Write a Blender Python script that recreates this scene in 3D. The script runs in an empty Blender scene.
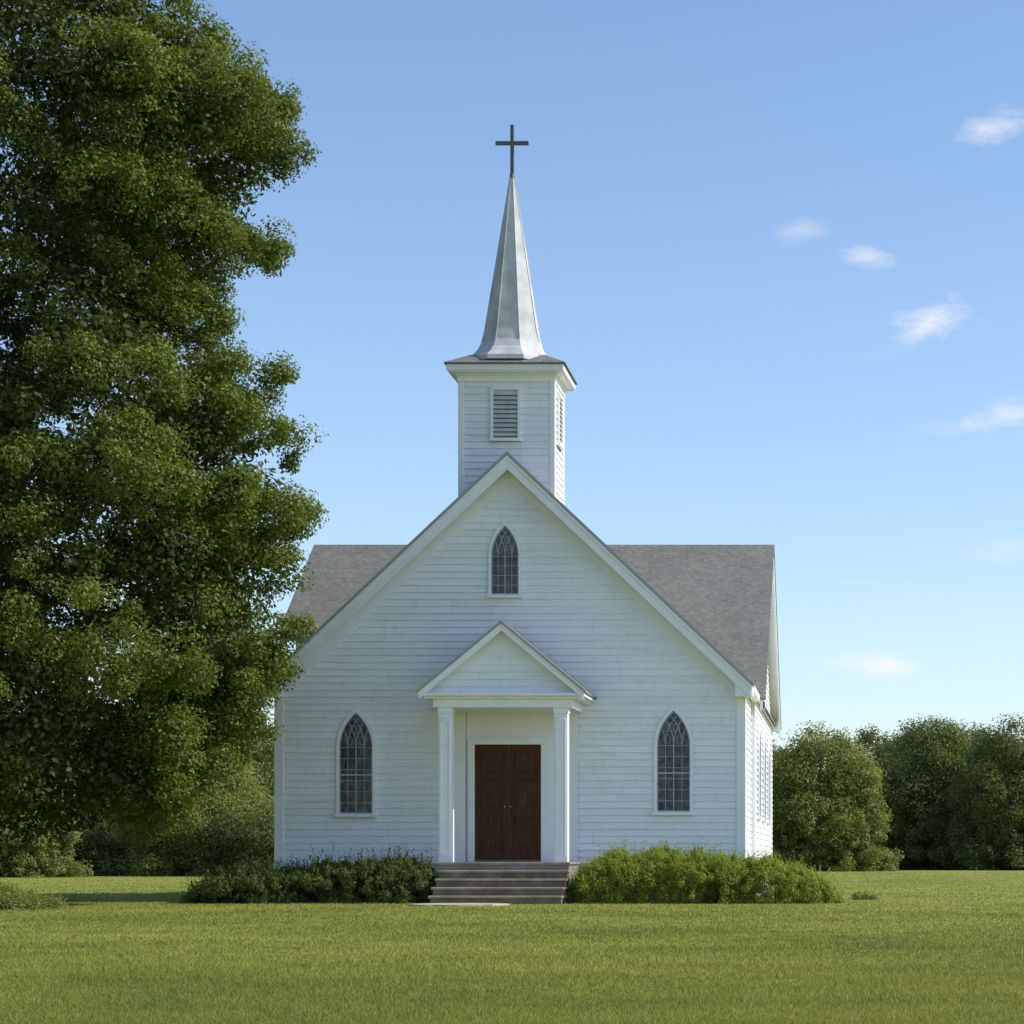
import bpy, math, random, bmesh
import numpy as np
from mathutils import Vector
random.seed(4); rng=np.random.default_rng(7)
S=bpy.context.scene; COL=S.collection
R=math.radians
# ---------------------------------------------------------------- camera constants
CX,CY,CZ=7.08,-45.0,0.86; F=2160.0
# ---------------------------------------------------------------- material helpers
def mat(name):
    m=bpy.data.materials.new(name); m.use_nodes=True
    nt=m.node_tree; b=nt.nodes['Principled BSDF']; return m,nt,b
def N(nt,t,**k):
    n=nt.nodes.new(t)
    for a,v in k.items(): setattr(n,a,v)
    return n
def noise(nt,scale,detail=4,vec=None,rough=.55):
    n=N(nt,'ShaderNodeTexNoise'); n.inputs['Scale'].default_value=scale; n.inputs['Detail'].default_value=detail
    n.inputs['Roughness'].default_value=rough
    if vec is not None: nt.links.new(vec,n.inputs['Vector'])
    return n
def ramp(nt,fac,stops):
    r=N(nt,'ShaderNodeValToRGB'); e=r.color_ramp.elements
    while len(e)<len(stops): e.new(.5)
    for i,(p,c) in enumerate(stops):
        e[i].position=p; e[i].color=(*c,1) if len(c)==3 else c
    nt.links.new(fac,r.inputs[0]); return r
def mapping(nt,sc,out='Object'):
    tc=N(nt,'ShaderNodeTexCoord'); mp=N(nt,'ShaderNodeMapping'); mp.inputs['Scale'].default_value=sc
    nt.links.new(tc.outputs[out],mp.inputs[0]); return mp.outputs[0]
def mixc(nt,fac,a,b,mode='MIX'):
    m=N(nt,'ShaderNodeMix',data_type='RGBA',blend_type=mode)
    for s,v in ((0,fac),(6,a),(7,b)):
        if isinstance(v,(int,float)): m.inputs[s].default_value=v
        elif isinstance(v,tuple): m.inputs[s].default_value=(*v,1)
        else: nt.links.new(v,m.inputs[s])
    return m.outputs[2]
def math_(nt,op,a,b=None,clamp=False):
    m=N(nt,'ShaderNodeMath',operation=op,use_clamp=clamp)
    for i,v in enumerate((a,b)):
        if v is None: continue
        if isinstance(v,(int,float)): m.inputs[i].default_value=v
        else: nt.links.new(v,m.inputs[i])
    return m.outputs[0]
def bump(nt,b,h,strength,dist=.01):
    n=N(nt,'ShaderNodeBump'); n.inputs['Strength'].default_value=strength; n.inputs['Distance'].default_value=dist
    nt.links.new(h,n.inputs['Height']); nt.links.new(n.outputs[0],b.inputs['Normal'])

EXPO=.145
def m_siding():
    m,nt,b=mat('painted_clapboard')
    tc=N(nt,'ShaderNodeTexCoord'); sp=N(nt,'ShaderNodeSeparateXYZ'); nt.links.new(tc.outputs['Object'],sp.inputs[0])
    row=math_(nt,'FLOOR',math_(nt,'DIVIDE',math_(nt,'SUBTRACT',sp.outputs[2],.78),EXPO))
    h=math_(nt,'ADD',sp.outputs[0],sp.outputs[1])
    off=N(nt,'ShaderNodeTexWhiteNoise',noise_dimensions='1D'); nt.links.new(row,off.inputs['W'])
    piece=math_(nt,'FLOOR',math_(nt,'DIVIDE',math_(nt,'ADD',h,math_(nt,'MULTIPLY',off.outputs[0],9.)),3.4))
    wn=N(nt,'ShaderNodeTexWhiteNoise',noise_dimensions='2D'); cb=N(nt,'ShaderNodeCombineXYZ')
    nt.links.new(row,cb.inputs[0]); nt.links.new(piece,cb.inputs[1]); nt.links.new(cb.outputs[0],wn.inputs['Vector'])
    r=ramp(nt,wn.outputs[0],[(0,(.81,.825,.87)),(1,(.87,.885,.93))])
    n1=noise(nt,1.,6,mapping(nt,(.9,.9,9.)))
    r2=ramp(nt,n1.outputs[0],[(.3,(.91,.91,.91)),(.5,(1,1,1))])
    c=mixc(nt,1.,r.outputs[0],r2.outputs[0],'MULTIPLY')
    n3=noise(nt,9.,5,mapping(nt,(1,1,.35)))
    r3=ramp(nt,n3.outputs[0],[(.3,(.9,.9,.9)),(.45,(1,1,1))])
    c=mixc(nt,1.,c,r3.outputs[0],'MULTIPLY')
    nt.links.new(c,b.inputs['Base Color']); b.inputs['Roughness'].default_value=.6
    n2=noise(nt,1.,5,mapping(nt,(6,6,90))); bump(nt,b,n2.outputs[0],.25,.005)
    return m
def m_plain(name,col,rough=.55,var=.1,sc=5.,metal=0.,bmp=.15,spec=.5):
    m,nt,b=mat(name); n=noise(nt,sc,6,mapping(nt,(1,1,1)))
    lo=tuple(c*(1-var) for c in col); hi=tuple(min(1,c*(1+var*.6)) for c in col)
    r=ramp(nt,n.outputs[0],[(.3,lo),(.65,hi)]); nt.links.new(r.outputs[0],b.inputs['Base Color'])
    b.inputs['Roughness'].default_value=rough; b.inputs['Metallic'].default_value=metal; b.inputs['Specular IOR Level'].default_value=spec
    n2=noise(nt,sc*12,4,mapping(nt,(1,1,1))); bump(nt,b,n2.outputs[0],bmp,.005); return m
def m_shingle(name,axis):
    m,nt,b=mat(name)
    tc=N(nt,'ShaderNodeTexCoord'); sp=N(nt,'ShaderNodeSeparateXYZ'); nt.links.new(tc.outputs['Object'],sp.inputs[0])
    cb=N(nt,'ShaderNodeCombineXYZ'); nt.links.new(sp.outputs[axis],cb.inputs[0])
    nt.links.new(math_(nt,'MULTIPLY',sp.outputs[2],1.6),cb.inputs[1])
    br=N(nt,'ShaderNodeTexBrick'); nt.links.new(cb.outputs[0],br.inputs['Vector'])
    br.inputs['Scale'].default_value=1.; br.inputs['Brick Width'].default_value=.11; br.inputs['Row Height'].default_value=.085
    br.inputs['Mortar Size'].default_value=.005; br.inputs['Color1'].default_value=(.2,.194,.178,1)
    br.inputs['Color2'].default_value=(.265,.258,.24,1); br.inputs['Mortar'].default_value=(.165,.16,.147,1)
    n=noise(nt,1.2,5,mapping(nt,(1,1,1))); r=ramp(nt,n.outputs[0],[(.3,(.86,.87,.87)),(.7,(1.07,1.07,1.05))])
    c=mixc(nt,1.,br.outputs[0],r.outputs[0],'MULTIPLY')
    n4=noise(nt,30.,3,mapping(nt,(1,1,1))); r4=ramp(nt,n4.outputs[0],[(.3,(.76,.76,.76)),(.7,(1.18,1.18,1.18))])
    c=mixc(nt,1.,c,r4.outputs[0],'MULTIPLY'); nt.links.new(c,b.inputs['Base Color'])
    b.inputs['Roughness'].default_value=.95; b.inputs['Specular IOR Level'].default_value=.08; bump(nt,b,br.outputs[1],-.4,.012); return m
def m_leaf(name,dark,light,transl=.35):
    m,nt,b=mat(name)
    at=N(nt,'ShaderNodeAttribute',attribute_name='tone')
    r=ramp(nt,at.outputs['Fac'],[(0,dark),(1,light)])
    nt.links.new(r.outputs[0],b.inputs['Base Color']); b.inputs['Roughness'].default_value=.55
    b.inputs['Specular IOR Level'].default_value=.2
    t=N(nt,'ShaderNodeBsdfTranslucent'); c2=mixc(nt,1.,r.outputs[0],(1.5,1.45,.6),'MULTIPLY'); nt.links.new(c2,t.inputs[0])
    mx=N(nt,'ShaderNodeMixShader'); mx.inputs[0].default_value=transl
    nt.links.new(b.outputs[0],mx.inputs[1]); nt.links.new(t.outputs[0],mx.inputs[2])
    nt.links.new(mx.outputs[0],nt.nodes['Material Output'].inputs[0]); return m
def grass_color(nt,vec):
    n1=noise(nt,.16,6,vec,.65); n2=noise(nt,.8,6,vec)
    a=ramp(nt,n1.outputs[0],[(.32,(.235,.265,.05)),(.5,(.325,.34,.066)),(.68,(.415,.4,.085))])
    bb=ramp(nt,n2.outputs[0],[(.3,(.74,.81,.76)),(.7,(1.12,1.08,1.1))])
    return mixc(nt,1.,a.outputs[0],bb.outputs[0],'MULTIPLY')
def m_blade():
    m,nt,b=mat('grass_blades'); tc=N(nt,'ShaderNodeTexCoord')
    c=grass_color(nt,tc.outputs['Object']); at=N(nt,'ShaderNodeAttribute',attribute_name='tone')
    r=ramp(nt,at.outputs['Fac'],[(0,(.62,.7,.6)),(.7,(1.05,1.05,1.)),(1,(1.25,1.2,1.3))])
    c=mixc(nt,1.,c,r.outputs[0],'MULTIPLY'); nt.links.new(c,b.inputs['Base Color']); b.inputs['Roughness'].default_value=.6
    b.inputs['Specular IOR Level'].default_value=.2
    g=N(nt,'ShaderNodeNewGeometry'); vm=N(nt,'ShaderNodeVectorMath',operation='ADD'); vm.inputs[1].default_value=(0,0,2.)
    nt.links.new(g.outputs['Normal'],vm.inputs[0]); nn=N(nt,'ShaderNodeVectorMath',operation='NORMALIZE'); nt.links.new(vm.outputs[0],nn.inputs[0])
    nt.links.new(nn.outputs[0],b.inputs['Normal'])
    t=N(nt,'ShaderNodeBsdfTranslucent'); nt.links.new(mixc(nt,1.,c,(1.4,1.3,.6),'MULTIPLY'),t.inputs[0])
    mx=N(nt,'ShaderNodeMixShader'); mx.inputs[0].default_value=.22
    nt.links.new(b.outputs[0],mx.inputs[1]); nt.links.new(t.outputs[0],mx.inputs[2])
    nt.links.new(mx.outputs[0],nt.nodes['Material Output'].inputs[0]); return m
def m_ground():
    m,nt,b=mat('turf_soil'); tc=N(nt,'ShaderNodeTexCoord'); c=grass_color(nt,tc.outputs['Object'])
    n=noise(nt,9.,6,tc.outputs['Object']); r=ramp(nt,n.outputs[0],[(.3,(.6,.65,.55)),(.7,(1.,1.,1.))])
    c=mixc(nt,1.,c,r.outputs[0],'MULTIPLY'); nt.links.new(c,b.inputs['Base Color']); b.inputs['Roughness'].default_value=.9
    b.inputs['Specular IOR Level'].default_value=.1
    bump(nt,b,n.outputs[0],.5,.05); return m
def m_door():
    m,nt,b=mat('stained_door_wood'); n=noise(nt,1.,6,mapping(nt,(30,30,2.2)))
    r=ramp(nt,n.outputs[0],[(.3,(.035,.014,.006)),(.7,(.115,.046,.018))]); nt.links.new(r.outputs[0],b.inputs['Base Color'])
    b.inputs['Roughness'].default_value=.55; b.inputs['Specular IOR Level'].default_value=.2; bump(nt,b,n.outputs[0],.2,.004); return m
def m_glass():
    m,nt,b=mat('dark_leaded_glass'); n=noise(nt,6.,4,mapping(nt,(1,1,1)),.65)
    r=ramp(nt,n.outputs[0],[(.38,(.008,.011,.015)),(.66,(.085,.1,.12))]); nt.links.new(r.outputs[0],b.inputs['Base Color'])
    b.inputs['Roughness'].default_value=.12; b.inputs['Specular IOR Level'].default_value=.5; bump(nt,b,n.outputs[0],.7,.02); return m
def m_stone(name,cols):
    m,nt,b=mat(name); n=noise(nt,3.,8,mapping(nt,(1,1,1)),.7)
    r=ramp(nt,n.outputs[0],list(zip((.3,.55,.75),cols))); nt.links.new(r.outputs[0],b.inputs['Base Color'])
    b.inputs['Roughness'].default_value=.9; b.inputs['Specular IOR Level'].default_value=.2; bump(nt,b,n.outputs[0],.5,.02); return m
SID=m_siding(); TRIM=m_plain('painted_trim',(.84,.85,.885),.5,.05,3.)
SH_Y=m_shingle('shingles_nave',1); SH_X=m_shingle('shingles_wing',0)
SPIRE=m_plain('spire_paint',(.56,.565,.575),1.,.2,3.5,.0,.3,.0); CROSSM=m_plain('bronze_cross',(.11,.13,.12),.6,.2,6.,.2)
EDGE=m_plain('roof_edge_metal',(.36,.36,.36),.6,.1,4.)
STONE=m_stone('weathered_step_stone',((.12,.09,.062),(.21,.165,.12),(.31,.255,.19)))
TREAD=m_stone('worn_tread_stone',((.21,.175,.135),(.34,.295,.235),(.46,.405,.33)))
GLASS=m_glass(); DOORM=m_door(); BRASS=m_plain('aged_brass',(.3,.2,.08),.4,.1,9.,1.)
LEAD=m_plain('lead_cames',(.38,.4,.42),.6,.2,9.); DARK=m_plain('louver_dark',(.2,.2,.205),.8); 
BRICK=m_plain('foundation_block',(.26,.24,.22),.9,.2,3.); BARK=m_plain('bark',(.07,.055,.04),.9,.4,4.,0,.8)
SAND=m_plain('path_stone',(.5,.43,.31),.9,.2,3.)
L_BIG=m_leaf('leaf_big_tree',(.014,.03,.007),(.215,.27,.048),.3)
L_BG=m_leaf('leaf_far_tree',(.05,.075,.024),(.19,.23,.07),.32)
L_BG2=m_leaf('leaf_far_light',(.08,.11,.03),(.27,.3,.08),.33)
L_DK=m_leaf('leaf_wood_dark',(.03,.046,.014),(.12,.15,.042),.28)
L_BUSH=m_leaf('leaf_bush_lit',(.1,.14,.022),(.34,.4,.07),.36)  # lit version of the bush leaf, sunlight put into the colour
L_BUSHD=m_leaf('leaf_bush_shaded',(.04,.066,.02),(.15,.195,.05),.3)  # shaded version of the bush leaf, church shade put into the colour
# ---------------------------------------------------------------- mesh helpers
class MB:
    def __init__(s): s.v=[]; s.f=[]
    def poly(s,pts):
        i=len(s.v); s.v+= [tuple(p) for p in pts]; s.f.append(tuple(range(i,i+len(pts))))
    def box(s,x0,x1,y0,y1,z0,z1):
        i=len(s.v); s.v+=[(x0,y0,z0),(x1,y0,z0),(x1,y1,z0),(x0,y1,z0),(x0,y0,z1),(x1,y0,z1),(x1,y1,z1),(x0,y1,z1)]
        for q in ((3,2,1,0),(4,5,6,7),(0,1,5,4),(1,2,6,5),(2,3,7,6),(3,0,4,7)): s.f.append(tuple(i+k for k in q))
        return s
    def prism(s,A,B):
        i=len(s.v); n=len(A); s.v+=[tuple(p) for p in A]+[tuple(p) for p in B]
        s.f.append(tuple(range(i,i+n))[::-1]); s.f.append(tuple(range(i+n,i+2*n)))
        for k in range(n): s.f.append((i+k,i+(k+1)%n,i+n+(k+1)%n,i+n+k))
        return s
    def rings(s,rs,cap=True):
        i=len(s.v); n=len(rs[0])
        for r in rs: s.v+=[tuple(p) for p in r]
        for a in range(len(rs)-1):
            for k in range(n):
                s.f.append((i+a*n+k,i+a*n+(k+1)%n,i+(a+1)*n+(k+1)%n,i+(a+1)*n+k))
        if cap: s.f.append(tuple(range(i,i+n))[::-1]); s.f.append(tuple(i+(len(rs)-1)*n+k for k in range(n)))
        return s
    def tube(s,pts,rad,n=8):
        rs=[]
        for j,p in enumerate(pts):
            p=Vector(p); d=(Vector(pts[min(j+1,len(pts)-1)])-Vector(pts[max(j-1,0)])).normalized()
            a=d.orthogonal().normalized(); b=d.cross(a)
            if j and a.dot(pa)<0: a=-a; b=-b
            pa=a
            rs.append([p+(a*math.cos(t)+b*math.sin(t))*rad[j] for t in [2*math.pi*k/n for k in range(n)]])
        return s.rings(rs)
def build(name,mb,m,parent=None,bev=0,smooth=False,fix=True):
    me=bpy.data.meshes.new(name); me.from_pydata(mb.v,[],mb.f)
    if fix:
        bm=bmesh.new(); bm.from_mesh(me); bmesh.ops.recalc_face_normals(bm,faces=bm.faces); bm.to_mesh(me); bm.free()
    me.materials.append(m); o=bpy.data.objects.new(name,me); COL.objects.link(o)
    if smooth: me.polygons.foreach_set('use_smooth',[True]*len(me.polygons))
    if parent: o.parent=parent
    if bev:
        b=o.modifiers.new('bevel','BEVEL'); b.width=bev; b.segments=2; b.limit_method='ANGLE'
    return o
def empty(name,loc,label,cat,group=None):
    o=bpy.data.objects.new(name,None); COL.objects.link(o); o.location=loc; tag(o,label,cat,group); return o
def tag(o,label,cat,group=None,kind=None):
    if label: o['label']=label
    if cat: o['category']=cat
    if group: o['group']=group
    if kind: o['kind']=kind
# ================================================================= CHURCH
church=empty('church',(0,0,0),'white clapboard country church with a steeple, grey shingle roof and arched windows','church')
FL=.78; WH=4.87; AP=9.29; KR=.9406
def siding(mb,P,u0f,u1f,z0,z1):
    z=z0
    while z<z1-.01:
        zt=min(z+EXPO,z1); j=random.uniform(-.002,.002)
        a0,a1,b0,b1=u0f(z),u1f(z),u0f(zt),u1f(zt)
        if a1-a0<.02: break
        if b1<b0: b0=b1=(b0+b1)/2
        mb.poly([P(a0,.03+j,z),P(a1,.03+j,z),P(b1,.005,zt),P(b0,.005,zt)])
        mb.poly([P(a0,.0,z),P(a1,.0,z),P(a1,.03+j,z),P(a0,.03+j,z)])
        z=zt
def Pfront(y0): return lambda u,d,z:(u,y0-d,z)
def Pback(y0): return lambda u,d,z:(u,y0+d,z)
def Pright(x0): return lambda u,d,z:(x0+d,u,z)
def Pleft(x0): return lambda u,d,z:(x0-d,u,z)
hwf=lambda z:min(WH,(AP-.15-z)/KR)
BK=16.
mb=MB(); siding(mb,Pfront(0),lambda z:-hwf(z),hwf,FL,AP-.16); build('wall',mb,SID,church,fix=False)
mb=MB(); siding(mb,Pback(BK),lambda z:-hwf(z),hwf,FL,AP-.16); build('wall',mb,SID,church,fix=False)
for Pf,x in ((Pright,WH),(Pleft,-WH)):
    mb=MB(); siding(mb,Pf(x),lambda z:0,lambda z:BK,FL,4.6); build('wall',mb,SID,church,fix=False)
# wings: ridge along x, the left one narrower
WY0,WY1,WYC=2.95,13.35,8.15; WAP=8.62; WE=4.6; KW=(WAP-WE)/(WYC-WY0+.1)
XR,XL=4.93,-5.75; HL=2.95; LY0,LY1=WYC-HL,WYC+HL; LE=WAP-.13-KW*HL
wf=lambda z:min(WYC-WY0,(WAP-.13-z)/KW)
wl=lambda z:min(HL,(WAP-.13-z)/KW)
mb=MB(); siding(mb,Pright(XR),lambda z:WYC-wf(z),lambda z:WYC+wf(z),FL,WAP-.14); build('wall',mb,SID,church,fix=False)
mb=MB(); siding(mb,Pleft(XL),lambda z:WYC-wl(z),lambda z:WYC+wl(z),FL,WAP-.14); build('wall',mb,SID,church,fix=False)
mb=MB(); siding(mb,Pfront(LY0),lambda z:XL,lambda z:-3.,FL,LE+.02); build('wall',mb,SID,church,fix=False)
mb=MB(); siding(mb,Pback(LY1),lambda z:XL,lambda z:-3.,FL,LE+.02); build('wall',mb,SID,church,fix=False)
mb=MB(); siding(mb,Pback(WY1),lambda z:WH,lambda z:XR,FL,4.62); build('wall',mb,SID,church,fix=False)
mb=MB(); mb.poly([(WH,WY0,FL),(XR,WY0,FL),(XR,WY0,4.62),(WH,WY0,4.62)]); build('wall',mb,SID,church,fix=False)
mb=MB(); mb.box(-WH+.05,WH-.05,.05,BK-.05,0,FL+.0); mb.box(XL+.06,-3.,LY0+.06,LY1-.06,0,FL-.005); mb.box(3.,XR-.06,WY0+.06,WY1-.06,0,FL-.005); build('foundation',mb,BRICK,church)
mb=MB(); mb.box(-WH-.05,WH+.05,-.05,.02,FL-.12,FL+.03); mb.box(WH-.02,WH+.06,.02,WY0,FL-.12,FL+.03); mb.box(XR-.02,XR+.05,WY0,WY1,FL-.122,FL+.032)
build('water_table',mb,TRIM,church,.008)
# corner boards
for x in (-1,1):
    mb=MB(); xa=x*(WH+.035); mb.box(min(xa,xa-x*.19),max(xa,xa-x*.19),-.045,-.0,FL+.032,4.42)
    mb.box(min(x*WH,x*(WH+.045)),max(x*WH,x*(WH+.045)),0.001,.17,FL+.032,4.42); build('corner_board',mb,TRIM,church,.006)
for y0,y1 in ((WY0-.04,WY0+.14),(WY1-.14,WY1+.04)):
    mb=MB(); mb.box(XR-.1,XR+.045,y0,y1,FL+.034,4.55); build('corner_board',mb,TRIM,church,.006)
mb=MB(); mb.box(XL-.045,XL+.15,LY0-.045,LY0+.14,FL+.034,LE-.05); build('corner_board',mb,TRIM,church,.006)
# gable bands
def band(mb,c,w,za,k,o1,o2,a0,a1,axis='y'):
    for s in (-1,1):
        q=[(0,za-o1),(s*w,za-k*w-o1),(s*w,za-k*w-o2),(0,za-o2)]
        if axis=='y': mb.prism([(c+u,a0,z) for u,z in q],[(c+u,a1,z) for u,z in q])
        else: mb.prism([(a0,c+u,z) for u,z in q],[(a1,c+u,z) for u,z in q])
mb=MB(); band(mb,0,5.08,AP,KR,0,.055,-.43,BK+.4); build('roof',mb,SH_Y,church)
mb=MB(); band(mb,0,5.09,AP,KR,-.004,.06,-.445,-.431); build('roof_edge',mb,EDGE,church)
mb=MB(); band(mb,0,5.04,AP,KR,.062,.36,-.40,-.355); band(mb,0,5.06,AP,KR,.062,.15,-.425,-.40); build('rake_board',mb,TRIM,church,.006)
mb=MB(); band(mb,0,5.03,AP,KR,.064,.135,-.354,BK+.3); build('soffit',mb,TRIM,church)
mb=MB(); band(mb,0,WH-.16,AP,KR,.18,.56,-.055,-.0); build('frieze_board',mb,TRIM,church,.006)
for s in (-1,1):
    mb=MB(); a,b=sorted((s*4.70,s*5.07)); mb.box(a,b,-.385,.0,4.24,4.44); mb.box(a,b,-.41,.0,4.44,4.50)
    build('eave_return',mb,TRIM,church,.008)
    mb=MB(); a,b=sorted((s*4.9,s*5.09)); mb.box(a,b,.0,WY0,4.36,4.5); build('gutter',mb,TRIM,church,.01)
wt=WYC-WY0+.3; wtl=HL+.35
for a0,a1,w_,r0,r1 in ((.6,XR+.29,wt,XR+.225,XR+.27),(XL-.36,-.6,wtl,XL-.335,XL-.29)):
    mb=MB(); band(mb,WYC,w_,WAP,KW,0,.06,a0,a1,'x'); build('wing_roof',mb,SH_X,church)
    mb=MB(); band(mb,WYC,w_-.02,WAP,KW,.062,.3,r0,r1,'x'); build('rake_board',mb,TRIM,church,.006)
mb=MB(); band(mb,WYC,wt-.03,WAP,KW,.064,.13,.61,XR+.222,'x'); build('soffit',mb,TRIM,church)
mb=MB(); band(mb,WYC,wtl-.03,WAP,KW,.064,.13,XL-.288,-.61,'x'); build('soffit',mb,TRIM,church)
mb=MB(); mb.box(5.1,XR+.27,WYC-wt+.02,WYC-wt+.14,4.18,4.36); build('fascia',mb,TRIM,church)
mb=MB(); zl=WAP-KW*wtl; mb.box(XL-.33,-4.3,WYC-wtl+.0,WYC-wtl+.035,zl-.2,zl-.05); build('fascia',mb,EDGE,church)
# ---- gothic windows
def arch(hw,zs,za,n=12):
    rise=za-zs; c=(rise*rise-hw*hw)/(2*hw); Rr=hw+c; amax=math.atan2(rise,c)
    return [(-c+Rr*math.cos(amax*t/n),zs+Rr*math.sin(amax*t/n)) for t in range(n+1)],c,Rr
def outline(hw,z0,zs,za):
    a,_,_=arch(hw,zs,za); right=[(hw,z0)]+a; left=[(-u,z) for u,z in right[:-1]][::-1]; return right+left
def strip(mb,P,p,q,w,d0,d1):
    du,dz=q[0]-p[0],q[1]-p[1]; L=math.hypot(du,dz)
    if L<1e-6: return
    nu,nz=-dz/L*w/2,du/L*w/2
    c=[(p[0]+nu,p[1]+nz),(q[0]+nu,q[1]+nz),(q[0]-nu,q[1]-nz),(p[0]-nu,p[1]-nz)]
    mb.prism([P(u,d0,z) for u,z in c],[P(u,d1,z) for u,z in c])
def gothic(P,hw,z0,zs,za,cas=.06,rail=True,cols=4,step=.23):
    inn=outline(hw,z0,zs,za); out=outline(hw+cas,z0,zs,za+cas*1.6); n=len(inn)
    mb=MB()
    for k in range(n-1):
        A,B,C,D=inn[k],inn[k+1],out[k+1],out[k]
        mb.prism([P(u,.025,z) for u,z in (A,B,C,D)],[P(u,.075,z) for u,z in (A,B,C,D)])
    win=build('window',mb,TRIM,church)
    mb=MB(); mb.poly([P(u,.034,z) for u,z in inn]); build('pane',mb,GLASS,win)
    mb=MB(); c=[(-hw-cas-.03,z0-.07),(hw+cas+.03,z0-.07),(hw+cas+.03,z0),(-hw-cas-.03,z0)]
    mb.prism([P(u,.0,z) for u,z in c],[P(u,.12,z) for u,z in c]); build('sill',mb,TRIM,win,.006)
    mb=MB()
    sash=outline(hw-.012,z0+.0,zs,za-.02)
    for k in range(n-1): strip(mb,P,sash[k],sash[k+1],.022,.037,.056)
    strip(mb,P,(-hw,z0+.015),(hw,z0+.015),.03,.0371,.0562)
    if rail: strip(mb,P,(-hw,(z0+zs)/2+.12),(hw,(z0+zs)/2+.12),.035,.0372,.0585)
    build('sash',mb,LEAD,win)
    mb=MB(); _,cc,Rr=arch(hw,zs,za)
    def inside(u,z):
        if z<zs: return abs(u)<hw
        return math.hypot(abs(u)+cc,z-zs)<Rr-.005
    for j in range(1,cols):
        u=-hw+2*hw*j/cols; strip(mb,P,(u,z0),(u,zs),.022 if j*2==cols else .011,.0368,.052)
        for s in (-1,1):
            prev=(u,zs)
            for t in range(1,16):
                a=math.atan2(za-zs,cc)*t/15; q=(u-s*(Rr*(1-math.cos(a))),zs+Rr*math.sin(a))
                if not inside(*q): break
                strip(mb,P,prev,q,.014,.0366+.0005*s,.05+.001*s); prev=q
    z=z0+step
    while z<zs+.05:
        strip(mb,P,(-hw,z),(hw,z),.011,.0364,.0485)
        z+=step
    # small curved scrolls in the head
    for s in (-1,1):
        for (cu,cz_,r_) in ((.42*hw,zs+.2*(za-zs),.22*hw),(.16*hw,zs+.52*(za-zs),.2*hw)):
            prev=None
            for t in range(9):
                a=math.pi*2*t/8; q=(s*cu+r_*math.cos(a),cz_+r_*math.sin(a)*1.3)
                if prev and inside(*q) and inside(*prev): strip(mb,P,prev,q,.008,.0362,.0465)
                prev=q
    build('tracery',mb,LEAD,win,fix=False)
gothic(lambda u,d,z:(-3.2+u,-d,z),.345,1.82,3.2,3.93)
gothic(lambda u,d,z:(3.41+u,-d,z),.345,1.86,3.24,3.97)
gothic(lambda u,d,z:(-.1+u,-d,z),.285,6.38,7.2,7.82,.055,False,4,.2)
for yc in (5.2,8.1,11.):
    gothic(lambda u,d,z:(XR+d,yc+u,z),.36,1.86,3.24,3.97)
# ---- porch
PC=.12; PF=.82; PY=-1.62
mb=MB(); band(mb,PC,1.68,5.64,.83,0,.045,-1.92,.02); build('porch_roof',mb,SH_Y,church)
mb=MB(); band(mb,PC,1.69,5.64,.83,-.004,.05,-1.934,-1.921); build('roof_edge',mb,EDGE,church)
mb=MB(); band(mb,PC,1.65,5.64,.83,.052,.2,-1.9,-1.85); band(mb,PC,1.665,5.64,.83,.052,.1,-1.917,-1.9); band(mb,PC,1.64,5.64,.83,.053,.1,-1.848,0); build('rake_board',mb,TRIM,church,.005)
mb=MB(); hp=lambda z:min(1.55,(5.64-.1-z)/.83); siding(mb,Pfront(PY-.02),lambda z:PC-hp(z),lambda z:PC+hp(z),4.2,5.48); ped=build('pediment',mb,SID,church,fix=False)
mb=MB(); mb.box(PC-1.65,PC+1.65,-1.88,-.0,4.14,4.2); mb.box(PC-1.57,PC+1.57,-1.8,-.0,4.09,4.14); mb.box(PC-1.4,PC+1.4,-1.72,-.0,3.92,4.09)
build('entablature',mb,TRIM,church,.008)
for s in (-1,1):
    mb=MB(); x=PC+s*1.16
    mb.box(x-.135,x+.135,-1.685,-1.415,PF,3.8); mb.box(x-.15,x+.15,-1.7,-1.4,3.8,3.92)
    for w in (-.105,.07): mb.box(x+w,x+w+.035,-1.7,-1.68,PF+.12,3.7)
    mb.box(x-.0695,x+.0695,-1.699,-1.68,3.62,3.7); mb.box(x-.0695,x+.0695,-1.699,-1.68,PF+.12,PF+.2)
    build('column',mb,TRIM,church,.006)
    mb=MB(); mb.box(x-.13,x+.13,-.13,-.035,PF,3.92); build('pilaster',mb,TRIM,church,.006)
mb=MB(); mb.box(PC-1.02,PC+1.02,-.06,-.0,PF,3.92); build('entrance_panel',mb,TRIM,church)
DX=-.03; DZ=3.26; DH=.69
fr=MB()
for s in (-1,1):
    a,b=sorted((DX+s*DH,DX+s*(DH+.14))); fr.box(a,b,-.14,-.061,PF,DZ)
fr.box(DX-DH-.14,DX+DH+.14,-.14,-.061,DZ,DZ+.13)
build('door_frame',fr,TRIM,church,.006)
mb=MB(); mb.box(DX-DH,DX+DH,-.15,-.061,PF,PF+.04); build('threshold',mb,STONE,church,.004)
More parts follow.
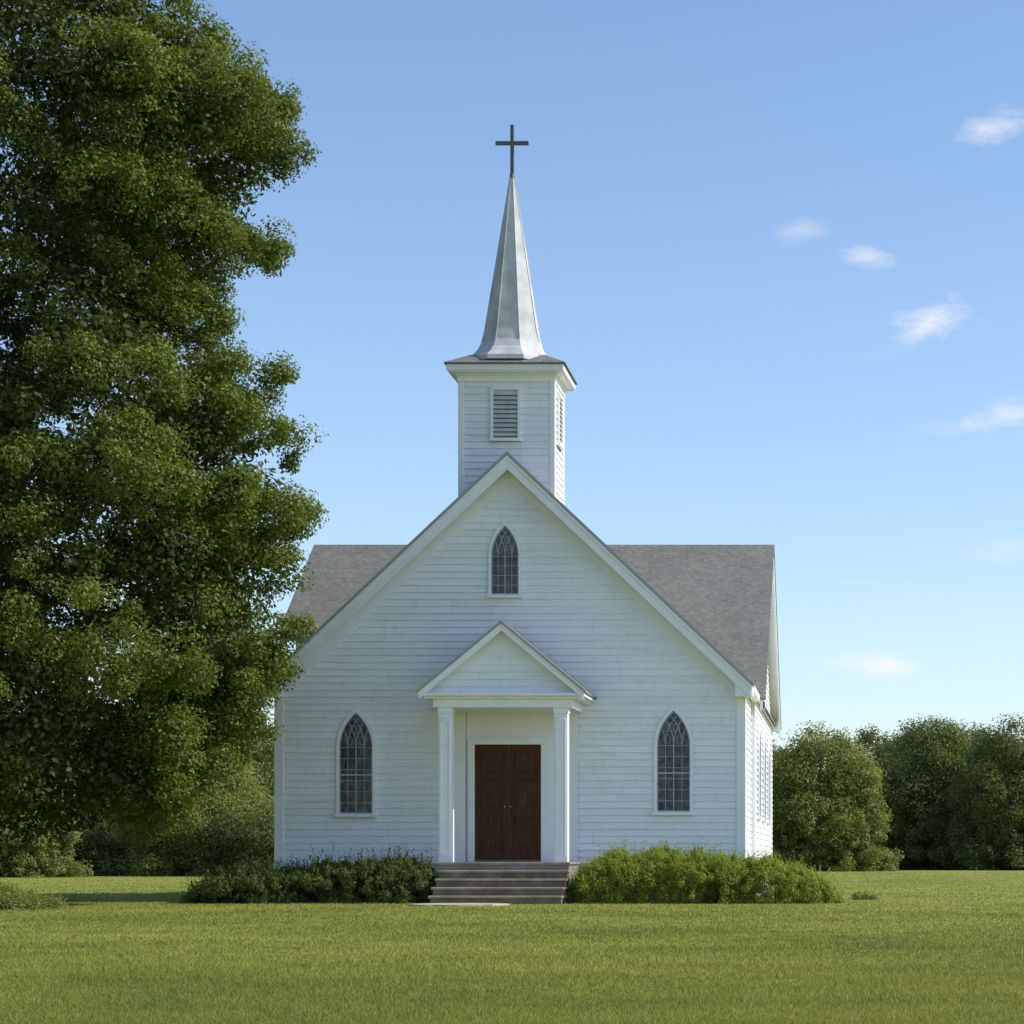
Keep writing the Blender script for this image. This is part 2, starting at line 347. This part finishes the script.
for s in (-1,1):
    mb=MB(); a,b=sorted((DX+s*.006,DX+s*(DH-.004))); mb.box(a,b,-.085,-.062,PF+.045,DZ-.005)
    w=b-a; st=.1
    mb.box(a,a+st,-.105,-.0851,PF+.045,DZ-.005); mb.box(b-st,b,-.105,-.0851,PF+.045,DZ-.005)
    for z0,z1 in ((PF+.045,PF+.25),(PF+.95,PF+1.1),(PF+1.72,PF+1.84),(DZ-.13,DZ-.005)): mb.box(a+st,b-st,-.1045,-.0851,z0,z1)
    leaf=build('door',mb,DOORM,church,.005)
    for z0,z1 in ((PF+.25,PF+.95),(PF+1.1,PF+1.72),(PF+1.84,DZ-.13)):
        m2=MB(); m2.box(a+st+.04,b-st-.04,-.099,-.0852,z0+.04,z1-.04); build('door_panel',m2,DOORM,leaf,.012)
    m2=MB(); xk=DX+s*.055
    m2.tube([(xk,-.105,PF+1.15),(xk,-.15,PF+1.15)],[.012,.012]); m2.tube([(xk,-.15,PF+1.15),(xk,-.16,PF+1.15),(xk,-.178,PF+1.15),(xk,-.186,PF+1.15)],[.014,.027,.027,.012],12)
    build('handle',m2,BRASS,leaf)
# ---- steps
mb=MB(); SX0,SX1=-1.1,1.5; RS=PF/5; FX0,FX1=-1.24,1.5
mb.box(FX0+.03,FX1-.03,-1.9,-.02,0,PF-.055); build('porch_base',mb,BRICK,church)
mb=MB(); mb.box(FX0,FX1,-1.95,-.062,PF-.055,PF-.001); build('porch_floor',mb,TREAD,church,.012)
for i in range(4):
    yf=-3.12+.3*i; zt=RS*(i+1); e=random.uniform(-.015,.015)
    mb=MB(); mb.box(SX0+.025,SX1-.025,yf+.04,-1.91+.001*i,RS*i+.0005,zt-.051); stp=build('step',mb,STONE,church,.008)
    mb=MB(); mb.box(SX0+e,SX1+e*.5,yf,-1.905+.001*i,zt-.05,zt); build('tread',mb,TREAD,stp,.014)
# ---- tower
TX,TH,THY=-.23,.99,.74; TY=1.0+THY
for Pf,h in ((lambda u,d,z:(TX+u,TY-THY-d,z),TH),(lambda u,d,z:(TX-u,TY+THY+d,z),TH),(lambda u,d,z:(TX+TH+d,TY+u,z),THY),(lambda u,d,z:(TX-TH-d,TY-u,z),THY)):
    mb=MB(); siding(mb,Pf,lambda z:-h,lambda z:h,7.16,11.15); build('tower_wall',mb,SID,church,fix=False)
for sx in (-1,1):
    for sy in (-1,1):
        mb=MB(); xa=TX+sx*(TH+.04); ya=TY+sy*(THY+.04); a,b=sorted((xa,xa-sx*.11)); c,d=sorted((ya,ya-sy*.11)); mb.box(a,b,c,d,7.1,11.04); build('corner_board',mb,TRIM,church,.006)
def sq(h,z): hy=h-(TH-THY); return [(TX-h,TY-hy,z),(TX+h,TY-hy,z),(TX+h,TY+hy,z),(TX-h,TY+hy,z)]
mb=MB(); mb.rings([sq(TH+.05,11.04),sq(TH+.05,11.15),sq(TH+.09,11.17),sq(TH+.09,11.2),sq(1.2,11.21),sq(1.2,11.24),sq(1.24,11.24),sq(1.24,11.37)]); build('tower_cornice',mb,TRIM,church,.006)
mb=MB(); mb.rings([sq(1.285,11.371),sq(1.285,11.4),sq(.8,11.66)]); build('tower_roof',mb,SH_X,church)
def octa(r,z,ph=R(22.5)): return [(TX+r*math.cos(ph+k*math.pi/4),TY+r*math.sin(ph+k*math.pi/4),z) for k in range(8)]
mb=MB(); mb.rings([octa(1.02,11.5),octa(1.0,11.6),octa(.88,11.7),octa(.76,11.83),octa(.67,12.0),octa(.605,12.24),octa(.045,15.66)])
spire=build('spire',mb,SPIRE,church,.006)
for k in range(8):
    mb=MB(); ph=R(22.5)+k*math.pi/4; c,s=math.cos(ph),math.sin(ph)
    mb.tube([(TX+r*c,TY+r*s,z) for r,z in ((.673,12.0),(.608,12.25),(.048,15.66))],[.009,.009,.006],6)
    build('seam',mb,SPIRE,spire)
mb=MB(); mb.box(TX-.038,TX+.038,TY-.035,TY+.035,15.66,16.76); mb.box(TX-.36,TX-.0385,TY-.034,TY+.034,16.33,16.41); mb.box(TX+.0385,TX+.36,TY-.034,TY+.034,16.33,16.41)
mb.rings([octa(.05,15.56),octa(.06,15.63),octa(.05,15.7)]); build('cross',mb,CROSSM,church,.006)
# louvers
def louver(P,hw,z0,z1,bk):
    mb=MB()
    for p,q in (((-hw-.03,z0-.03),(-hw-.03,z1+.03)),((hw+.03,z0-.03),(hw+.03,z1+.03))): strip(mb,P,p,q,.06,.02,.075)
    strip(mb,P,(-hw-.06,z1+.06),(hw+.06,z1+.06),.06,.0,.08); strip(mb,P,(-hw-.08,z0-.06),(hw+.08,z0-.06),.06,.0,.1)
    lv=build('louver',mb,TRIM,church,.004)
    mb=MB(); mb.poly([P(-hw,.034,z0),P(hw,.034,z0),P(hw,.034,z1),P(-hw,.034,z1)]); build('louver_backing',mb,bk,lv)
    mb=MB(); n=10
    for k in range(n):
        z=z0+(z1-z0)*(k+.1)/n; c=[(.037,z+.065),(.037,z+.085),(.07,z+.03),(.07,z+.01)]
        mb.prism([P(-hw,d,zz) for d,zz in c],[P(hw,d,zz) for d,zz in c])
    build('louver_slats',mb,SPIRE,lv)
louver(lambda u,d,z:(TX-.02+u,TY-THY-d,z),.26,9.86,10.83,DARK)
louver(lambda u,d,z:(TX+TH+d,TY+u,z),.24,9.86,10.83,SPIRE)
# ================================================================= VEGETATION
def leafmesh(name,C,Nrm,L,W,tone,m):
    n=len(C); r=rng.normal(size=(n,3)); t=np.cross(Nrm,r); t/=np.linalg.norm(t,axis=1)[:,None]+1e-9; b=np.cross(Nrm,t)
    L=L[:,None]/2; W=W[:,None]/2
    V=np.stack([C+t*L,C+b*W-t*L*.15,C-t*L,C-b*W-t*L*.15],1).reshape(-1,3).astype('f4')
    me=bpy.data.meshes.new(name); me.vertices.add(4*n); me.vertices.foreach_set('co',V.ravel())
    me.loops.add(4*n); me.loops.foreach_set('vertex_index',np.arange(4*n,dtype='i4'))
    me.polygons.add(n); me.polygons.foreach_set('loop_start',np.arange(0,4*n,4,dtype='i4'))
    me.update(calc_edges=True)
    a=me.attributes.new('tone','FLOAT','POINT'); a.data.foreach_set('value',np.repeat(np.clip(tone,0,1),4).astype('f4'))
    me.materials.append(m); return me
def clumps_to_leaves(CC,CR,per,leaf,flat=.7,pw=.45,ctone=None):
    n=len(CC); idx=np.repeat(np.arange(n),per); k=len(idx)
    d=rng.normal(size=(k,3)); d/=np.linalg.norm(d,axis=1)[:,None]
    rad=rng.random(k)**pw
    P=CC[idx]+d*rad[:,None]*CR[idx][:,None]*np.array([1,1,flat])
    nr=d*.75+np.array([0,0,.4])+rng.normal(size=(k,3))*.4
    nr/=np.linalg.norm(nr,axis=1)[:,None]
    ct=rng.random(n) if ctone is None else ctone
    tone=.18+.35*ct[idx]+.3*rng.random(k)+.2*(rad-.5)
    L=leaf*rng.uniform(.7,1.3,k); return P,nr,L,L*.6,tone
def crown_points(n,Rz,z0,z1,shell=.55,seed=0,amp=.15):
    g=np.random.default_rng(seed); zs=np.linspace(z0,z1,200); rr=np.array([Rz(z) for z in zs]); w=(rr+.3)**1.3; w/=w.sum()
    z=g.choice(zs,n,p=w)+g.normal(0,.1,n); th=g.uniform(0,2*math.pi,n); Rm=np.interp(z,zs,rr)
    f=np.where(g.random(n)<shell,g.uniform(.86,1.,n),np.sqrt(g.random(n))*.9)
    lob=1-amp*np.abs(np.sin(th))*(.5+.5*np.sin(3*th+z*.8))
    q=Rm*f*lob; return np.stack([q*np.cos(th),q*np.sin(th),z],1),th
def limbs(mb,h,r0,crown,n,seed,reach=.72,thin=.4):
    g=random.Random(seed); pts=[];rad=[]
    for i in range(8):
        t=i/7; pts.append((g.uniform(-.1,.1)*t*h*.1,g.uniform(-.1,.1)*t*h*.1,h*t)); rad.append(r0*(1.35 if i==0 else 1)*(1-t*.88))
    pts[0]=(0,0,-.1); mb.tube(pts,rad,10)
    for k in range(n):
        p=Vector(crown[g.randrange(len(crown))]); p.x*=reach; p.y*=reach; zb=max(h*.1,p.z-g.uniform(.6,1.6)*(abs(p.x)+abs(p.y))*.35)
        zb=min(zb,h*.93); t=zb/h; a=Vector((0,0,zb)); mid=a.lerp(p,.5)+Vector((g.uniform(-.3,.3),g.uniform(-.3,.3),.25))
        r=r0*(1-t*.88)*thin; mb.tube([a,mid,p],[r,r*.6,r*.15],6)
# --- big tree: boughs carrying leaf clumps on their outer and upper sides
prof=[(1.1,3.4),(2.2,4.6),(2.8,5.1),(3.9,5.7),(4.8,6.25),(5.8,6.4),(7.3,6.7),(9.0,6.4),(10.2,5.9),(10.8,4.9),(11.5,4.7),(12.6,6.0),(13.4,5.4),(14.3,6.6),(15.3,6.2),(16.2,5.0),(17.2,4.3),(18.5,3.5),(20,2.1),(21,.6)]
pz=np.array([p[0] for p in prof]); pr=np.array([p[1] for p in prof])
BX,BY=-9.6,-4.0
big=empty('broadleaf_tree',(BX,BY,0),'huge leafy green tree filling the left side, overhanging the church','tree')
gg=np.random.default_rng(5)
BC,_=crown_points(205,lambda z:max(.2,float(np.interp(z,pz,pr))-1.15),1.8,20.,.82,11,.12)
ex=np.array([[R_-1.0,y_,z_] for R_,y_,z_ in ((6.6,0,14.4),(6.2,.6,15.3),(6.0,.3,12.6),(5.1,0,11.2),(6.1,-.3,9.9),(6.4,.4,8.9),(6.75,0,7.4),(6.5,-.4,6.3),(6.35,.3,5.2),(5.9,0,4.1),(5.6,.5,3.4),(5.3,-.4,2.8),(4.9,0,16.4),(4.3,0,17.4),(4.8,-.8,2.3),(3.6,.3,1.9),(5.0,-1.5,3.3),(4.2,.8,1.7))])
BC=np.concatenate([BC,ex]); BR=np.concatenate([gg.uniform(.75,1.4,len(BC)-len(ex)),gg.uniform(.75,1.0,len(ex))])
NS=17; idx=np.repeat(np.arange(len(BC)),NS); d=gg.normal(size=(len(idx),3)); 
out=BC[idx]*np.array([1,1,0]); out/=np.linalg.norm(out,axis=1)[:,None]+1e-6
d+=out*.7+np.array([0,0,.35]); d/=np.linalg.norm(d,axis=1)[:,None]
CC=BC[idx]+d*BR[idx][:,None]*gg.uniform(.6,1.,(len(idx),1))*np.array([1,1,.6])
CR=gg.uniform(.22,.47,len(idx)); bt=gg.random(len(BC)); ct=np.clip(.2+.35*bt[idx]+.55*d[:,2]+.15*gg.random(len(idx)),0,1)  # tone rises on upward clumps: sunlit bough tops painted into the leaves
core,_=crown_points(1250,lambda z:max(.2,float(np.interp(z,pz,pr))-1.1),1.7,20.,.66,12,.12)
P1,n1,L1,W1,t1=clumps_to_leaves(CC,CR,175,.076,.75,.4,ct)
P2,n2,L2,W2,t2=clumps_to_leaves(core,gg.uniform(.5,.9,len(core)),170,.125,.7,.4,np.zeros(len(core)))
me=leafmesh('crown',np.concatenate([P1,P2]),np.concatenate([n1,n2]),np.concatenate([L1,L2]),np.concatenate([W1,W2]),np.concatenate([t1,t2*.4]),L_BIG)  # core tone cut down: shadow inside the crown painted into leaf colour
o=bpy.data.objects.new('crown',me); COL.objects.link(o); o.parent=big
mb=MB(); limbs(mb,18.,.42,[tuple(c) for c in BC],44,3,.55,.28); build('trunk',mb,BARK,big,smooth=True)
# --- background trees
def bgmesh(seed,h,w,ncl,per,leaf,m,bottom=.2):
    def Rz(z):
        t=(z-bottom)/(h-bottom); t=min(max(t,0),1)
        return max(.15,w/2*(math.sin(math.pi*min(1,(t*.74+.26)))**.62)*(1+.08*math.sin(t*17+seed)))
    CC,_=crown_points(ncl,lambda z:Rz(z)*.92,bottom+.2,h-.5,.7,seed,.3)
    g=np.random.default_rng(seed); CR=g.uniform(.045,.12,len(CC))*w
    nl=ncl//3; th=g.uniform(0,6.283,nl); q=w/2*np.sqrt(g.random(nl))*1.05
    low=np.stack([q*np.cos(th),q*np.sin(th),g.uniform(.0,.14,nl)*h],1); CC=np.concatenate([CC,low]); CR=np.concatenate([CR,g.uniform(.05,.09,nl)*w])
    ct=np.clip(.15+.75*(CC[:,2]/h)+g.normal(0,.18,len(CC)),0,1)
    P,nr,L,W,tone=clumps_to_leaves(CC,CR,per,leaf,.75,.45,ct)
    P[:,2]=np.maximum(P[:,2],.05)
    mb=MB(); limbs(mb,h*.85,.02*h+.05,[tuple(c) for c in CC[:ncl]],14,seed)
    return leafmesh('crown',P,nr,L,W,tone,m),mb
def bgtree(px,d,top,wpx,label,m,seed,ncl=230,per=75,name='broadleaf_tree',bottom=.2,leaf=None):
    X=CX+(px-850)*d/F; Y=CY+d; h=CZ+(860-top)*d/F; w=wpx*d/F
    t=empty(name,(X,Y,0),label,'tree' if 'tree' in name else 'bush')
    me,mb=bgmesh(seed,h,w,ncl,per,leaf or max(.09,d*.0013),m,bottom)
    o=bpy.data.objects.new('crown',me); COL.objects.link(o); o.parent=t
    build('trunk',mb,BARK,t,smooth=True); return t
bgtree(820,165,726,142,'rounded light green tree nearest the right side of the church',L_BG2,21,420,170)
bgtree(872,208,729,120,'small dark tree just behind the rounded light green tree',L_BG,22,300,140)
bgtree(932,190,718,146,'tall dark green tree midway along the far right treeline',L_BG,23,440,170)
bgtree(1018,182,719,146,'dark tree cut by the right edge of the photo',L_BG,24,420,170)
bgtree(976,200,727,130,'shorter dark tree in the gap between the two tallest right-hand trees',L_BG,25,320,150)
bgtree(775,214,742,110,'distant tree partly hidden behind the right wall of the church',L_BG,26,230,120)
bgtree(900,213,738,130,'low dark tree in the hollow of the right treeline',L_BG,27,300,150)
bgtree(1105,195,722,130,'far tree beyond the right edge of the field',L_BG,28)
bgtree(200,118,752,180,'rounded light green tree in the left treeline beside the church wall',L_BG2,31,440,160)
bgtree(14,108,768,130,'light green tree at the far left under the huge tree',L_BG2,32,400,150)
bgtree(110,150,706,210,'dark tree in the middle of the left treeline',L_DK,33,420,150)
bgtree(256,140,724,130,'dark tree showing beside the left corner of the church',L_BG,34,360,150)
bgtree(60,170,690,190,'tall dark tree behind the far left light green tree',L_DK,35,320,140)
bgtree(195,190,690,190,'tall dark tree behind the rounded left tree',L_DK,36,340,140)
bgtree(-50,140,700,150,'dark tree beyond the left edge of the field',L_DK,37)
bgtree(140,124,812,130,'medium bush filling the foot of the left treeline',L_DK,43,170,120,name='bush',bottom=.05)
bgtree(250,114,808,120,'low dark bush near the left corner of the church',L_DK,42,170,120,name='bush',bottom=.05)
bgtree(84,116,826,80,'low ragged bush between the far left tree and the dark tree',L_DK,44,110,110,name='bush',bottom=.05)
# --- foundation shrubs
def shrub(name,label,x0,x1,y0,y1,hf,ncl,per,leaf,m,seed,cat='bush',sprig=.5,rough=.12,sl=(.08,.24),cr=(.1,.2),nst=8,edge=6,emin=.25):
    g=np.random.default_rng(seed); xc,yc=(x0+x1)/2,(y0+y1)/2
    t=empty(name,(xc,yc,0),label,cat)
    u=g.uniform(-1,1,ncl); v=g.uniform(-1,1,ncl)
    H=np.array([hf((a+1)/2) for a in u])*np.sqrt(np.clip(1-.75*v**2*np.abs(v),0,1))
    e=np.clip((1-np.abs(u))*edge,emin,1); H=H*np.sqrt(e)*(1+rough*.5*np.sin(u*13+seed)+rough*.5*np.sin(u*29+2*seed)+rough*.4*g.normal(size=ncl))
    z=H*np.where(g.random(ncl)<.65,g.uniform(.8,1,ncl),g.uniform(.05,.8,ncl))
    CC=np.stack([u*(x1-x0)/2,v*(y1-y0)/2*np.sqrt(e),z],1); CR=g.uniform(*cr,ncl)
    P,nr,L,W,tone=clumps_to_leaves(CC,CR,per,leaf,.9)
    ns=max(2,int(ncl*sprig)); ii=g.integers(0,ncl,ns); sp=[]
    for i in ii:
        hgt=g.uniform(*sl)*(1 if g.random()<.8 else 1.5); lean=g.normal(0,.08,2)
        for k in range(11):
            f=k/10; sp.append(CC[i]+np.array([lean[0]*f+g.normal(0,.012),lean[1]*f+g.normal(0,.012),.06+hgt*f])); 
    sp=np.array(sp); sn=g.normal(size=sp.shape)+np.array([0,0,.6]); sn/=np.linalg.norm(sn,axis=1)[:,None]
    P=np.concatenate([P,sp]); nr=np.concatenate([nr,sn]); l2=np.full(len(sp),leaf*1.1); L=np.concatenate([L,l2]); W=np.concatenate([W,l2*.5]); tone=np.concatenate([tone,g.uniform(.4,.9,len(sp))])
    P[:,2]=np.maximum(P[:,2],.02)
    me=leafmesh('foliage',P,nr,L,W,tone,m); o=bpy.data.objects.new('foliage',me); COL.objects.link(o); o.parent=t
    for i in range(nst):
        mb=MB(); c=CC[g.integers(0,ncl)]; mb.tube([(c[0]*.98,c[1]*.9,0),(c[0],c[1],c[2]*.6),(c[0]*1.01,c[1],c[2])],[.014,.01,.004],5)
        build('stem',mb,BARK,t)
shrub('bush','long shade-toned green bush against the church wall left of the steps',-6.2,-1.0,-2.75,-.25,lambda t:.4+.46*min(1,t*1.4),760,120,.045,L_BUSHD,51,sprig=1.2,rough=.1,sl=(.06,.28),cr=(.07,.17),edge=4,emin=.1)
shrub('bush','dense bright green bush against the wall right of the steps',1.56,5.15,-2.85,-.25,lambda t:.74+.27*math.sin(math.pi*min(1,t*1.05)),640,150,.04,L_BUSH,52,sprig=1.2,rough=.1,sl=(.03,.24),cr=(.07,.17))
shrub('bush','lower tapering bright green bush at the right corner of the church',4.3,6.9,-2.75,-.5,lambda t:.92*math.sqrt(max(.03,1-t**1.8)),440,150,.04,L_BUSH,53,sprig=1.,rough=.1,sl=(.03,.22),cr=(.07,.16),edge=6,emin=.15)
shrub('weed_clump','low weed clump in the grass right of the corner bush',7.15,7.6,1.6,2.,lambda t:.07,18,45,.04,L_BUSHD,54,'weeds',nst=3,sl=(.03,.1))
shrub('weed_clump','grassy mound of weeds on the lawn at the far left',-10.9,-6.75,-8.4,-6.2,lambda t:.62*math.sin(math.pi*(.35+.64*t)),600,110,.04,L_BG2,55,'weeds',sprig=1.,rough=.12,sl=(.03,.15),edge=3,emin=.05)
# ================================================================= GROUND
mb=MB(); mb.poly([(-1500,-120,0),(1500,-120,0),(1500,2500,0),(-1500,2500,0)]); g=build('ground',mb,m_ground()); tag(g,'flat green lawn around the church','lawn',kind='structure')
mb=MB(); random.seed(9); ring=[]
for k in range(26):
    a=2*math.pi*k/26; ring.append((-.3+.95*math.cos(a)*(1+random.uniform(-.08,.08)),-4.1+.9*math.sin(a)*(1+random.uniform(-.1,.1))))
mb.prism([(x,y,.002) for x,y in ring],[(x,y,.03) for x,y in ring]); pth=build('path',mb,SAND); tag(pth,'small pale worn landing at the foot of the steps','path',kind='structure')
def grass(n,d0,d1):
    inv=rng.uniform(1/d1,1/d0,n); d=1/inv
    lo=(-60-850)/F; hi=(1120-850)/F
    x=CX+(rng.uniform(lo-.05,hi+.06,n))*d; y=CY+d
    keep=~((x>-WH)&(x<WH)&(y>0)&(y<BK))&~((x>XL)&(x<XR)&(y>LY0)&(y<LY1))&~((x>FX0)&(x<SX1+.03)&(y>-3.14)&(y<0))
    keep&=~((((x+.3)/.95)**2+((y+4.1)/.9)**2<1))
    keep&=~((((x+.3)/1.0)**2+((y+5.)/1.2)**2<1)&(rng.random(n)<.5))
    x,y,d=x[keep],y[keep],d[keep]; n=len(x)
    pat=.5+.25*np.sin(x*1.3+np.sin(y*.9)*2)+.25*np.sin(y*.7+np.sin(x*.5)*3)
    h=(.012+.016*rng.random(n)+.012*pat)*np.where(rng.random(n)<.01,1.6,1); w=np.maximum(.004,d*.00036)*rng.uniform(.7,1.3,n)
    a=rng.uniform(0,2*math.pi,n); ca,sa=np.cos(a),np.sin(a); la=rng.uniform(0,2*math.pi,n); lm=h*rng.uniform(.1,1.,n)
    V=np.empty((n,3,3),'f4')
    V[:,0]=np.stack([x-ca*w/2,y-sa*w/2,np.zeros(n)],1); V[:,1]=np.stack([x+ca*w/2,y+sa*w/2,np.zeros(n)],1)
    V[:,2]=np.stack([x+np.cos(la)*lm,y+np.sin(la)*lm,h],1)
    me=bpy.data.meshes.new('grass'); me.vertices.add(3*n); me.vertices.foreach_set('co',V.ravel())
    me.loops.add(3*n); me.loops.foreach_set('vertex_index',np.arange(3*n,dtype='i4'))
    me.polygons.add(n); me.polygons.foreach_set('loop_start',np.arange(0,3*n,3,dtype='i4')); me.update(calc_edges=True)
    t=np.repeat(rng.random(n),3).reshape(n,3); t[:,:2]*=.75
    at=me.attributes.new('tone','FLOAT','POINT'); at.data.foreach_set('value',t.ravel().astype('f4'))
    me.materials.append(m_blade()); o=bpy.data.objects.new('grass',me); COL.objects.link(o)
    tag(o,'short sunlit lawn grass across the foreground','grass',kind='stuff')
grass(850000,9.5,150)
# ================================================================= SKY + SUN
SE=R(40); SAZ=R(4)   # sun from +X, slightly behind the facade
w=bpy.data.worlds.new('World'); S.world=w; w.use_nodes=True; nt=w.node_tree; bg=nt.nodes['Background']
sky=N(nt,'ShaderNodeTexSky',sky_type='NISHITA'); sky.sun_disc=False; sky.sun_elevation=SE; sky.sun_rotation=R(90)-SAZ
sky.air_density=1.; sky.dust_density=.5; sky.ozone_density=3.6; sky.altitude=0
tc=N(nt,'ShaderNodeTexCoord'); sp=N(nt,'ShaderNodeSeparateXYZ'); nt.links.new(tc.outputs['Generated'],sp.inputs[0])
yy=math_(nt,'MAXIMUM',sp.outputs[1],.05); u=math_(nt,'DIVIDE',sp.outputs[0],yy); v=math_(nt,'DIVIDE',sp.outputs[2],yy)
cb=N(nt,'ShaderNodeCombineXYZ'); nt.links.new(u,cb.inputs[0]); nt.links.new(v,cb.inputs[1])
mp=N(nt,'ShaderNodeMapping'); mp.inputs['Scale'].default_value=(75,150,1); mp.inputs['Rotation'].default_value=(0,0,R(12)); nt.links.new(cb.outputs[0],mp.inputs[0])
nz=noise(nt,1.,7,mp.outputs[0],.65)
nzc=math_(nt,'SUBTRACT',nz.outputs[0],.5)
tot=None
for px,py,sx,sy,k,sl in ((995,127,44,20,.65,-.25),(801,231,34,18,.28,-.1),(868,258,34,13,.5,.05),(931,320,46,23,.72,-.2),(1003,415,44,19,.5,-.2),(878,665,54,16,.9,.03),(1010,550,60,18,.25,-.1),(900,345,70,12,.08,-.35),(950,428,60,12,.12,-.1)):
    du=math_(nt,'DIVIDE',math_(nt,'SUBTRACT',u,(px-850)/F),sx/F)
    vv=math_(nt,'ADD',math_(nt,'SUBTRACT',v,(860-py)/F),math_(nt,'MULTIPLY',math_(nt,'SUBTRACT',u,(px-850)/F),sl))
    dv=math_(nt,'DIVIDE',vv,sy/F)
    r=math_(nt,'SQRT',math_(nt,'ADD',math_(nt,'MULTIPLY',du,du),math_(nt,'MULTIPLY',dv,dv)))
    r=math_(nt,'ADD',math_(nt,'SUBTRACT',1.,r),math_(nt,'MULTIPLY',nzc,1.8),True)
    r=math_(nt,'MULTIPLY',math_(nt,'POWER',r,1.25),k); tot=r if tot is None else math_(nt,'ADD',tot,r)
tot=math_(nt,'MULTIPLY',math_(nt,'MINIMUM',tot,.95),math_(nt,'GREATER_THAN',sp.outputs[1],.3))
# thin high haze: whitens the sky gently towards the horizon, all the way round
hz=math_(nt,'POWER',math_(nt,'SUBTRACT',1.,math_(nt,'ABSOLUTE',sp.outputs[2])),7.)
base=mixc(nt,math_(nt,'MULTIPLY',hz,.30),sky.outputs[0],(4.1,4.3,4.65))
STR=.195
c=mixc(nt,tot,base,(5.0,5.0,5.1)); nt.links.new(c,bg.inputs[0]); bg.inputs[1].default_value=STR
sd=bpy.data.lights.new('sun','SUN'); sd.energy=4.6; sd.angle=R(.5); sd.color=(1,.94,.83); so=bpy.data.objects.new('sun',sd); COL.objects.link(so)
dirv=Vector((math.cos(SE)*math.cos(SAZ),math.cos(SE)*math.sin(SAZ),math.sin(SE))); so.rotation_euler=dirv.to_track_quat('Z','Y').to_euler(); so.location=(40,10,40)
# ================================================================= CAMERA
cd=bpy.data.cameras.new('camera'); cd.sensor_width=36; cd.lens=F/1024*36; cd.shift_x=-(850-512)/1024; cd.shift_y=(860-512)/1024; cd.clip_end=5000; cd.clip_start=.1
co=bpy.data.objects.new('camera',cd); COL.objects.link(co); co.location=(CX,CY,CZ); co.rotation_euler=(R(90),0,0); S.camera=co
S.view_settings.view_transform='Standard'; S.view_settings.look='None'; S.view_settings.exposure=0
